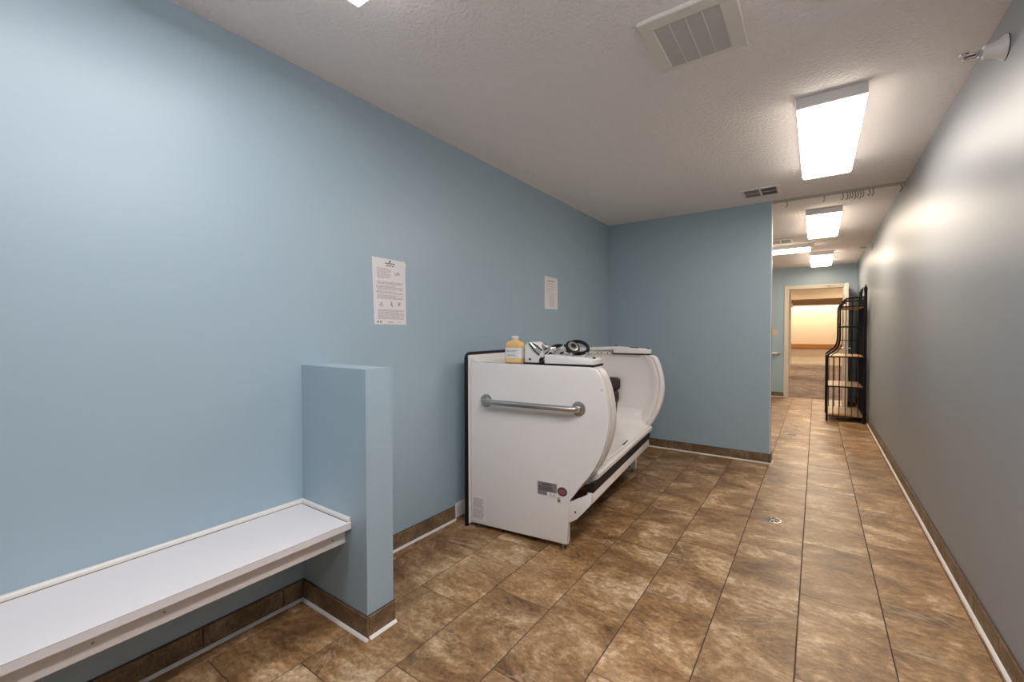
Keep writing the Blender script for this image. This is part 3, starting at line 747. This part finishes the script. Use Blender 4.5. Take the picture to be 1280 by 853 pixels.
bm = new(); lathe(bm, [(0, 0.030), (0.0012, 0.030)], TP(0.634, 0, 0.334), TD(0, -1, 0), 24)
for v in bm.verts: v.co.z = 0.334 + (v.co.z - 0.334) * 0.86
sl = obj('oval_seal', bm, 'ink_dark', tub)
bm = new(); lathe(bm, [(0.0012, 0.024), (0.0018, 0.024)], TP(0.634, 0, 0.334), TD(0, -1, 0), 24)
for v in bm.verts: v.co.z = 0.334 + (v.co.z - 0.334) * 0.80
obj('seal_face', bm, 'seal_red', sl)
bm = new(); lines(bm, 0.617, 0.652, 0.322, 0.346, 3, -0.0022); obj('seal_text', bm, 'ink', sl)
mk = decal('warning_mark', 0.605, 0.622, 0.270, 0.289, 'ink')
bm = new(); lines(bm, 0.603, 0.624, 0.292, 0.299, 1, -0.0016); obj('warning_text', bm, 'ink_dark', mk)
wl = decal('care_label', 0.016, 0.112, 0.045, 0.196, 'label_paper')
bm = new(); lines(bm, 0.022, 0.106, 0.128, 0.192, 9, -0.0017); lines(bm, 0.022, 0.106, 0.060, 0.122, 9, -0.0017)
o = obj('care_text', bm, 'ink_pale', wl); o['kind'] = 'stuff'
bm = new(); lathe(bm, [(0, 0.004), (0.001, 0.004)], TP(0.865, 0, 0.93), TD(0, -1, 0), 10); obj('panel_screw', bm, 'zinc', tub)

# consoles on the two end decks
def console(l0, l1, u0, u1, z0, z1):
    bm = new(); prism(bm, [(u0, 1.056), (u1, 1.056), (u1, z1 - 0.006), (u1 - 0.008, z1), (u0 + 0.006, z0), (u0, z0 - 0.006)], l0, l1, TP, 0.006, 2)
    c = obj('console', bm, 'plastic_white', tub, True)
    bm = new(); prism(bm, [(u0 - 0.002, 1.049), (u1 + 0.002, 1.049), (u1 + 0.002, 1.062), (u0 - 0.002, 1.062)], l0 - 0.002, l1 + 0.002, TP); obj('console_gasket', bm, 'rubber', c)
    return c
c1 = console(0.035, 0.20, 0.504, 0.806, 1.112, 1.092)
for uu, hh in ((0.640, 1.102), (0.735, 1.097)):
    bm = new(); lathe(bm, [(-0.004, 0.016), (0.006, 0.015), (0.008, 0.010), (0.018, 0.010), (0.020, 0.014), (0.030, 0.013), (0.032, 0.006)], TP(uu, 0.13, hh), (0, 0, 1), 14)
    obj('tap_knob', bm, 'chrome', c1, True)
bm = new(); lathe(bm, [(-0.002, 0.009), (0.008, 0.008)], TP(0.788, 0.10, 1.094), (0, 0, 1), 12); obj('button', bm, 'ink_dark', c1, True)
c2 = console(LT - 0.10, LT - 0.005, 0.485, 0.795, 1.122, 1.100)
for uu, ll, zz in ((0.500, LT - 0.07, 1.121), (0.780, LT - 0.07, 1.101)):
    bm = new(); lathe(bm, [(-0.002, 0.010), (0.010, 0.009)], TP(uu, ll, zz), (0, 0, 1), 12); obj('button', bm, 'ink_dark', c2, True)
bm = new(); prism(bm, [(0.62, 1.112), (0.69, 1.107), (0.69, 1.112), (0.62, 1.1165)], LT - 0.08, LT - 0.03, TP, 0.001, 1); obj('display', bm, 'ink_dark', c2)
# ribbed white hand grip on the far deck beside that console
bm = new(); tube(bm, [TP(0.14 + 0.36 * k / 24, LT - 0.05, 1.086 + 0.016 * k / 24) for k in range(25)], [0.016 + 0.0035 * (k % 2) for k in range(25)], 10)
obj('ribbed_hose', bm, 'plastic_white', tub, True, 70)
bm = new(); prism(bm, [(0.24, 1.049), (0.46, 1.049), (0.46, 1.072), (0.24, 1.072)], LT - 0.09, LT - 0.02, TP, 0.003, 1); obj('hose_bracket', bm, 'acrylic_flange', tub)
for uu in (0.34, 0.375, 0.43):
    bm = new(); lathe(bm, [(0, 0.007), (0.003, 0.006)], TP(uu, LT - 0.09, 1.060), TD(0, -1, 0), 10); obj('bolt', bm, 'ink_dark', tub)
# slanted control box with lever taps
bx = [(0.366, 1.057), (0.366, 1.160), (0.376, 1.176), (0.392, 1.184), (0.425, 1.186), (0.440, 1.178), (0.455, 1.145), (0.490, 1.115), (0.485, 1.085), (0.470, 1.057)]
bm = new(); prism(bm, bx, 0.05, 0.16, TP, 0.006, 2); cb = obj('control_box', bm, 'plastic_white', tub, True)
bm = new(); prism(bm, [(0.36, 1.049), (0.474, 1.049), (0.474, 1.063), (0.36, 1.063)], 0.047, 0.163, TP); obj('box_gasket', bm, 'rubber', cb)
bm = new(); lathe(bm, [(0, 0.008), (0.002, 0.007)], TP(0.402, 0.05, 1.082), TD(0, -1, 0), 12); obj('box_button', bm, 'ink_dark', cb)
for k in range(3):
    bm = new(); tube(bm, [TP(0.398 + 0.012 * k, 0.046, 1.178), TP(0.43 + 0.011 * k, 0.044, 1.140 + 0.012 * k), TP(0.468 + 0.008 * k, 0.046, 1.108 + 0.014 * k)], 0.0042, 6); obj('trim_strip', bm, 'ink_dark' if k % 2 == 0 else 'chrome', cb)
bm = new()
lathe(bm, [(0, 0.014), (0.03, 0.013), (0.034, 0.018), (0.05, 0.018), (0.054, 0.010), (0.075, 0.009)], TP(0.462, 0.10, 1.110), TD(0.35, -0.2, 0.85), 14)
lathe(bm, [(0, 0.012), (0.05, 0.011), (0.055, 0.015), (0.07, 0.014)], TP(0.475, 0.08, 1.115), TD(0.75, -0.15, 0.45), 14)
tube(bm, [TP(0.48, 0.06, 1.172), TP(0.52, 0.07, 1.150), TP(0.555, 0.09, 1.150)], [0.008, 0.007, 0.010], 10)
tube(bm, [TP(0.50, 0.09, 1.186), TP(0.508, 0.09, 1.160), TP(0.50, 0.09, 1.125)], [0.010, 0.008, 0.009], 10)
obj('mixer_tap', bm, 'chrome', cb, True)

# hand shower lying on the console with its black hose
bm = new(); lathe(bm, [(-0.022, 0.020), (-0.012, 0.040), (0.004, 0.046), (0.012, 0.044), (0.013, 0.038)], TP(0.635, 0.15, 1.152), TD(0.60, -0.45, 0.66), 24); hd = obj('hand_shower', bm, 'rubber', tub, True); hd['label'] = 'black and chrome hand shower with a curled hose'
bm = new()
tube(bm, [TP(0.500, 0.16, 1.118), TP(0.545, 0.16, 1.135), TP(0.59, 0.16, 1.154)], [0.013, 0.016, 0.021], 12)
obj('handle', bm, 'chrome', hd, True)
bm = new(); lathe(bm, [(0.0125, 0.034), (0.017, 0.032), (0.019, 0.02)], TP(0.635, 0.15, 1.152), TD(0.60, -0.45, 0.66), 24); obj('spray_face', bm, 'chrome', hd, True)
bm = new(); lathe(bm, [(0.018, 0.018), (0.021, 0.016)], TP(0.635, 0.15, 1.152), TD(0.60, -0.45, 0.66), 16); obj('nozzle_ring', bm, 'rubber', hd, True)
hp = [(0.500, 0.16, 1.118), (0.485, 0.13, 1.105), (0.478, 0.075, 1.098), (0.478, 0.045, 1.080), (0.485, 0.035, 1.066), (0.49, 0.06, 1.062), (0.485, 0.22, 1.062),
      (0.50, 0.27, 1.09), (0.55, 0.24, 1.15), (0.61, 0.22, 1.185), (0.66, 0.22, 1.186), (0.70, 0.22, 1.165), (0.71, 0.21, 1.135), (0.68, 0.20, 1.118), (0.62, 0.20, 1.118), (0.56, 0.22, 1.14), (0.52, 0.25, 1.16), (0.46, 0.26, 1.15), (0.40, 0.24, 1.10), (0.38, 0.22, 1.062)]
def smooth_path(ps, n=5):
    out = []; ps = [Vector(p) for p in ps]
    for i in range(len(ps) - 1):
        p0, p1, p2, p3 = ps[max(i - 1, 0)], ps[i], ps[i + 1], ps[min(i + 2, len(ps) - 1)]
        for k in range(n):
            s = k / n
            out.append(0.5 * ((2 * p1) + (p2 - p0) * s + (2 * p0 - 5 * p1 + 4 * p2 - p3) * s * s + (3 * p1 - p0 - 3 * p2 + p3) * s ** 3))
    return out + [ps[-1]]
bm = new(); tube(bm, smooth_path([TP(*p) for p in hp]), 0.0105, 10); obj('hose', bm, 'rubber', hd, True)

# amber soap jug on the deck
sj = thing('soap_bottle', 'clear jug of amber soap with a white cap on the tub deck', 'bottle', TP(0.285, 0.075, 1.056))
def rect_ring(bm, cu, cl, hu, hl, z, r, n=4):
    out = []
    r = min(r, hu * 0.98, hl * 0.98)
    for sx, sy, a0 in ((1, 1, 0), (-1, 1, 90), (-1, -1, 180), (1, -1, 270)):
        for k in range(n + 1):
            a = math.radians(a0 + 90 * k / n)
            out.append(bm.verts.new(TP(cu + sx * (hu - r) + r * math.cos(a), cl + sy * (hl - r) + r * math.sin(a), z)))
    return out
bm = new(); rings = []
for z, hu, hl, r in ((1.0565, 0.054, 0.030, 0.016), (1.060, 0.059, 0.034, 0.018), (1.080, 0.0595, 0.034, 0.018), (1.083, 0.057, 0.0325, 0.018), (1.152, 0.057, 0.0325, 0.018), (1.156, 0.059, 0.034, 0.018),
                     (1.170, 0.0585, 0.0335, 0.02), (1.182, 0.052, 0.031, 0.02), (1.191, 0.036, 0.026, 0.02), (1.197, 0.022, 0.020, 0.0195), (1.203, 0.018, 0.018, 0.0175)):
    rings.append(rect_ring(bm, 0.285, 0.075, hu, hl, z, r))
for a, b_ in zip(rings, rings[1:]):
    for k in range(len(a)): bm.faces.new((a[k], a[(k + 1) % len(a)], b_[(k + 1) % len(a)], b_[k]))
bm.faces.new(rings[0][::-1]); bm.faces.new(rings[-1])
obj('jug', bm, 'soap', sj, True)
bm = new(); lathe(bm, [(0, 0.021), (0.002, 0.0225), (0.020, 0.0225), (0.023, 0.019)], TP(0.285, 0.075, 1.200), (0, 0, 1), 20); obj('cap', bm, 'plastic_white', sj, True)
bm = new(); rings = [rect_ring(bm, 0.285, 0.075, 0.0582, 0.0337, z, 0.018) for z in (1.0845, 1.1505)]
for k in range(len(rings[0])): bm.faces.new((rings[0][k], rings[0][(k + 1) % len(rings[0])], rings[1][(k + 1) % len(rings[0])], rings[1][k]))
lb = obj('label_sleeve', bm, 'label_paper', sj, True)
bm = new(); lines(bm, 0.245, 0.325, 1.122, 1.136, 2, 0.075 - 0.0341); lines(bm, 0.250, 0.315, 1.095, 1.112, 3, 0.075 - 0.0341); obj('label_text', bm, 'print_blue', lb)

# white ribbed cover in the gap of the baseboard beside the tub
t = thing('wall_register', 'small white ribbed cover on the wall base beside the tub', 'vent cover', (0.006, 2.17, 0.0))
bm = new(); box(bm, 0.0005, 0.008, 2.122, 2.220, 0.008, 0.108, 0.002); obj('plate', bm, 'plastic_white', t)
for i in range(6):
    bm = new(); box(bm, 0.008, 0.013, 2.128, 2.214, 0.016 + i * 0.0150, 0.0255 + i * 0.0150, 0.0015); obj('rib', bm, 'plastic_white', t)

# ------------------------------------------------------------------ floor drains
def drain(x, y, s, label):
    t = thing('floor_drain', label, 'drain', (x, y, 0.0), 'floor drains')
    bm = new(); lathe(bm, [(0.0002, s), (0.0022, s), (0.003, s * 0.97), (0.003, s * 0.86), (0.0014, s * 0.85)], (x, y, 0), (0, 0, 1), 28); obj('rim', bm, 'steel', t, True)
    bm = new(); lathe(bm, [(0.001, s * 0.86), (0.0022, s * 0.86)], (x, y, 0), (0, 0, 1), 28); obj('plate', bm, 'steel', t)
    for i in range(8):
        a = i * PI / 4
        bm = new(); c, s_ = math.cos(a), math.sin(a)
        p = [(s * 0.25, -s * 0.07), (s * 0.72, -s * 0.19), (s * 0.78, 0), (s * 0.72, s * 0.19), (s * 0.25, s * 0.07)]
        lo = [bm.verts.new((x + u * c - v * s_, y + u * s_ + v * c, 0.0021)) for u, v in p]
        hi = [bm.verts.new((x + u * c - v * s_, y + u * s_ + v * c, 0.0027)) for u, v in p]
        bm.faces.new(lo[::-1]); bm.faces.new(hi)
        for k in range(5): bm.faces.new((lo[k], lo[(k + 1) % 5], hi[(k + 1) % 5], hi[k]))
        obj('slot', bm, 'ink_dark', t)
drain(1.733, 3.315, 0.052, 'round metal drain in the tile floor before the partition')
drain(1.727, 6.22, 0.05, 'small round drain in the tiles farther down the hall')

# ------------------------------------------------------------------ far wall fittings
sw = thing('light_switch', 'almond light switch on the far wall beside the doorway', 'switch', (1.30, YF, 1.18))
bm = new(); box(bm, 1.255, 1.340, YF - 0.007, YF, 1.180, 1.300, 0.003); obj('plate', bm, 'almond', sw)
bm = new(); box(bm, 1.291, 1.304, YF - 0.016, YF - 0.007, 1.228, 1.252, 0.002); obj('toggle', bm, 'door_frame', sw)
gb2 = thing('wall_grab_bar', 'steel grab bar on the far wall under the light switch', 'grab bar', (1.1, YF, 0.83))
bm = new(); tube(bm, [(0.75, YF - 0.003, 0.838), (0.75, YF - 0.04, 0.838), (0.77, YF - 0.055, 0.838), (1.34, YF - 0.055, 0.838), (1.36, YF - 0.04, 0.838), (1.36, YF - 0.003, 0.838)], 0.016, 10); obj('bar', bm, 'steel', gb2, True, 60)
for x in (0.75, 1.36):
    bm = new(); lathe(bm, [(0, 0.038), (0.006, 0.036), (0.008, 0.016)], (x, YF, 0.838), (0, -1, 0), 16); obj('flange', bm, 'steel', gb2, True)

# ------------------------------------------------------------------ baker's rack
rk = thing('bakers_rack', 'tall black iron rack with wooden shelves and curved front posts', 'rack', (2.29, 7.9, 0))
RY0, RY1, RX = 7.50, 8.28, 2.495
prof_front = [(2.085, 0.0), (2.085, 0.40), (2.085, 0.88), (2.092, 0.915), (2.112, 0.945), (2.150, 0.975), (2.188, 1.02), (2.212, 1.075), (2.224, 1.15), (2.226, 1.25), (2.226, 1.56),
              (2.232, 1.61), (2.250, 1.655), (2.280, 1.690), (2.320, 1.708), (2.37, 1.713), (RX, 1.713)]
for yy in (RY0, RY1):
    bm = new(); tube(bm, smooth_path([(x, yy, z) for x, z in prof_front], 3), 0.0125, 8); obj('front_post', bm, 'iron', rk, True, 60)
    # slim second curve, pale from the light, just inside the post
    bm = new(); tube(bm, smooth_path([(x + 0.026 if z < 1.6 else x + 0.012, yy, z - (0.02 if z > 0.9 else 0)) for x, z in prof_front[3:-2]], 3), 0.006, 6); obj('inner_curve', bm, 'iron', rk, True, 60)
    bm = new(); tube(bm, [(RX, yy, 0), (RX, yy, 1.80)], 0.018, 8)
    lathe(bm, [(0, 0.014), (0.01, 0.020), (0.03, 0.022), (0.05, 0.014), (0.06, 0.010), (0.085, 0.004)], (RX, yy, 1.80), (0, 0, 1), 10)
    obj('back_post', bm, 'iron', rk, True, 60)
    for z, xf in ((0.075, 2.085), (0.488, 2.085), (0.900, 2.09), (1.320, 2.226), (1.595, 2.226)):
        bm = new(); tube(bm, [(xf, yy, z), (RX, yy, z)], 0.008, 6); obj('side_bar', bm, 'iron', rk, True, 60)
    for k in range(1, 6):
        xx = 2.085 + (RX - 2.085) * k / 6
        if yy == RY1: xx -= 0.034
        for z0, z1 in ((0.075, 0.488), (0.488, 0.900)):
            bm = new(); tube(bm, [(xx, yy, z0), (xx, yy, z1)], 0.0055, 6); obj('spindle', bm, 'iron_red' if yy == RY0 else 'iron', rk, True, 60)
        if xx > 2.26:
            bm = new(); tube(bm, [(xx, yy, 0.90), (xx, yy, 1.713)], 0.0055, 6); obj('spindle', bm, 'iron', rk, True, 60)
for z, xf in ((0.105, 2.085), (0.50, 2.085), (0.915, 2.09), (1.600, 2.226)):
    bm = new(); box(bm, xf + 0.02, RX - 0.016, RY0 + 0.012, RY1 - 0.012, z - 0.024, z, 0.003); obj('shelf', bm, 'shelf_wood', rk)
    bm = new(); tube(bm, [(xf, RY0, z - 0.012), (xf, RY1, z - 0.012)], 0.008, 6); obj('shelf_rail', bm, 'iron', rk, True, 60)
    bm = new(); tube(bm, [(RX, RY0, z - 0.012), (RX, RY1, z - 0.012)], 0.008, 6); obj('shelf_rail', bm, 'iron', rk, True, 60)
for k in range(1, 12):
    yy = RY0 + (RY1 - RY0) * k / 12
    bm = new(); tube(bm, [(RX, yy, 0.075), (RX, yy, 1.713)], 0.0055, 6); obj('spindle', bm, 'iron', rk, True, 60)
bm = new(); n = 12
tube(bm, [(RX, RY0 + (RY1 - RY0) * k / n, 1.713 + 0.16 * math.sin(PI * k / n)) for k in range(n + 1)], 0.010, 8); obj('crest_bar', bm, 'iron', rk, True, 60)
bm = new(); tube(bm, [(2.226, RY1, 1.12), (RX, RY1, 1.12)], 0.006, 6); obj('side_bar', bm, 'iron', rk, True, 60)
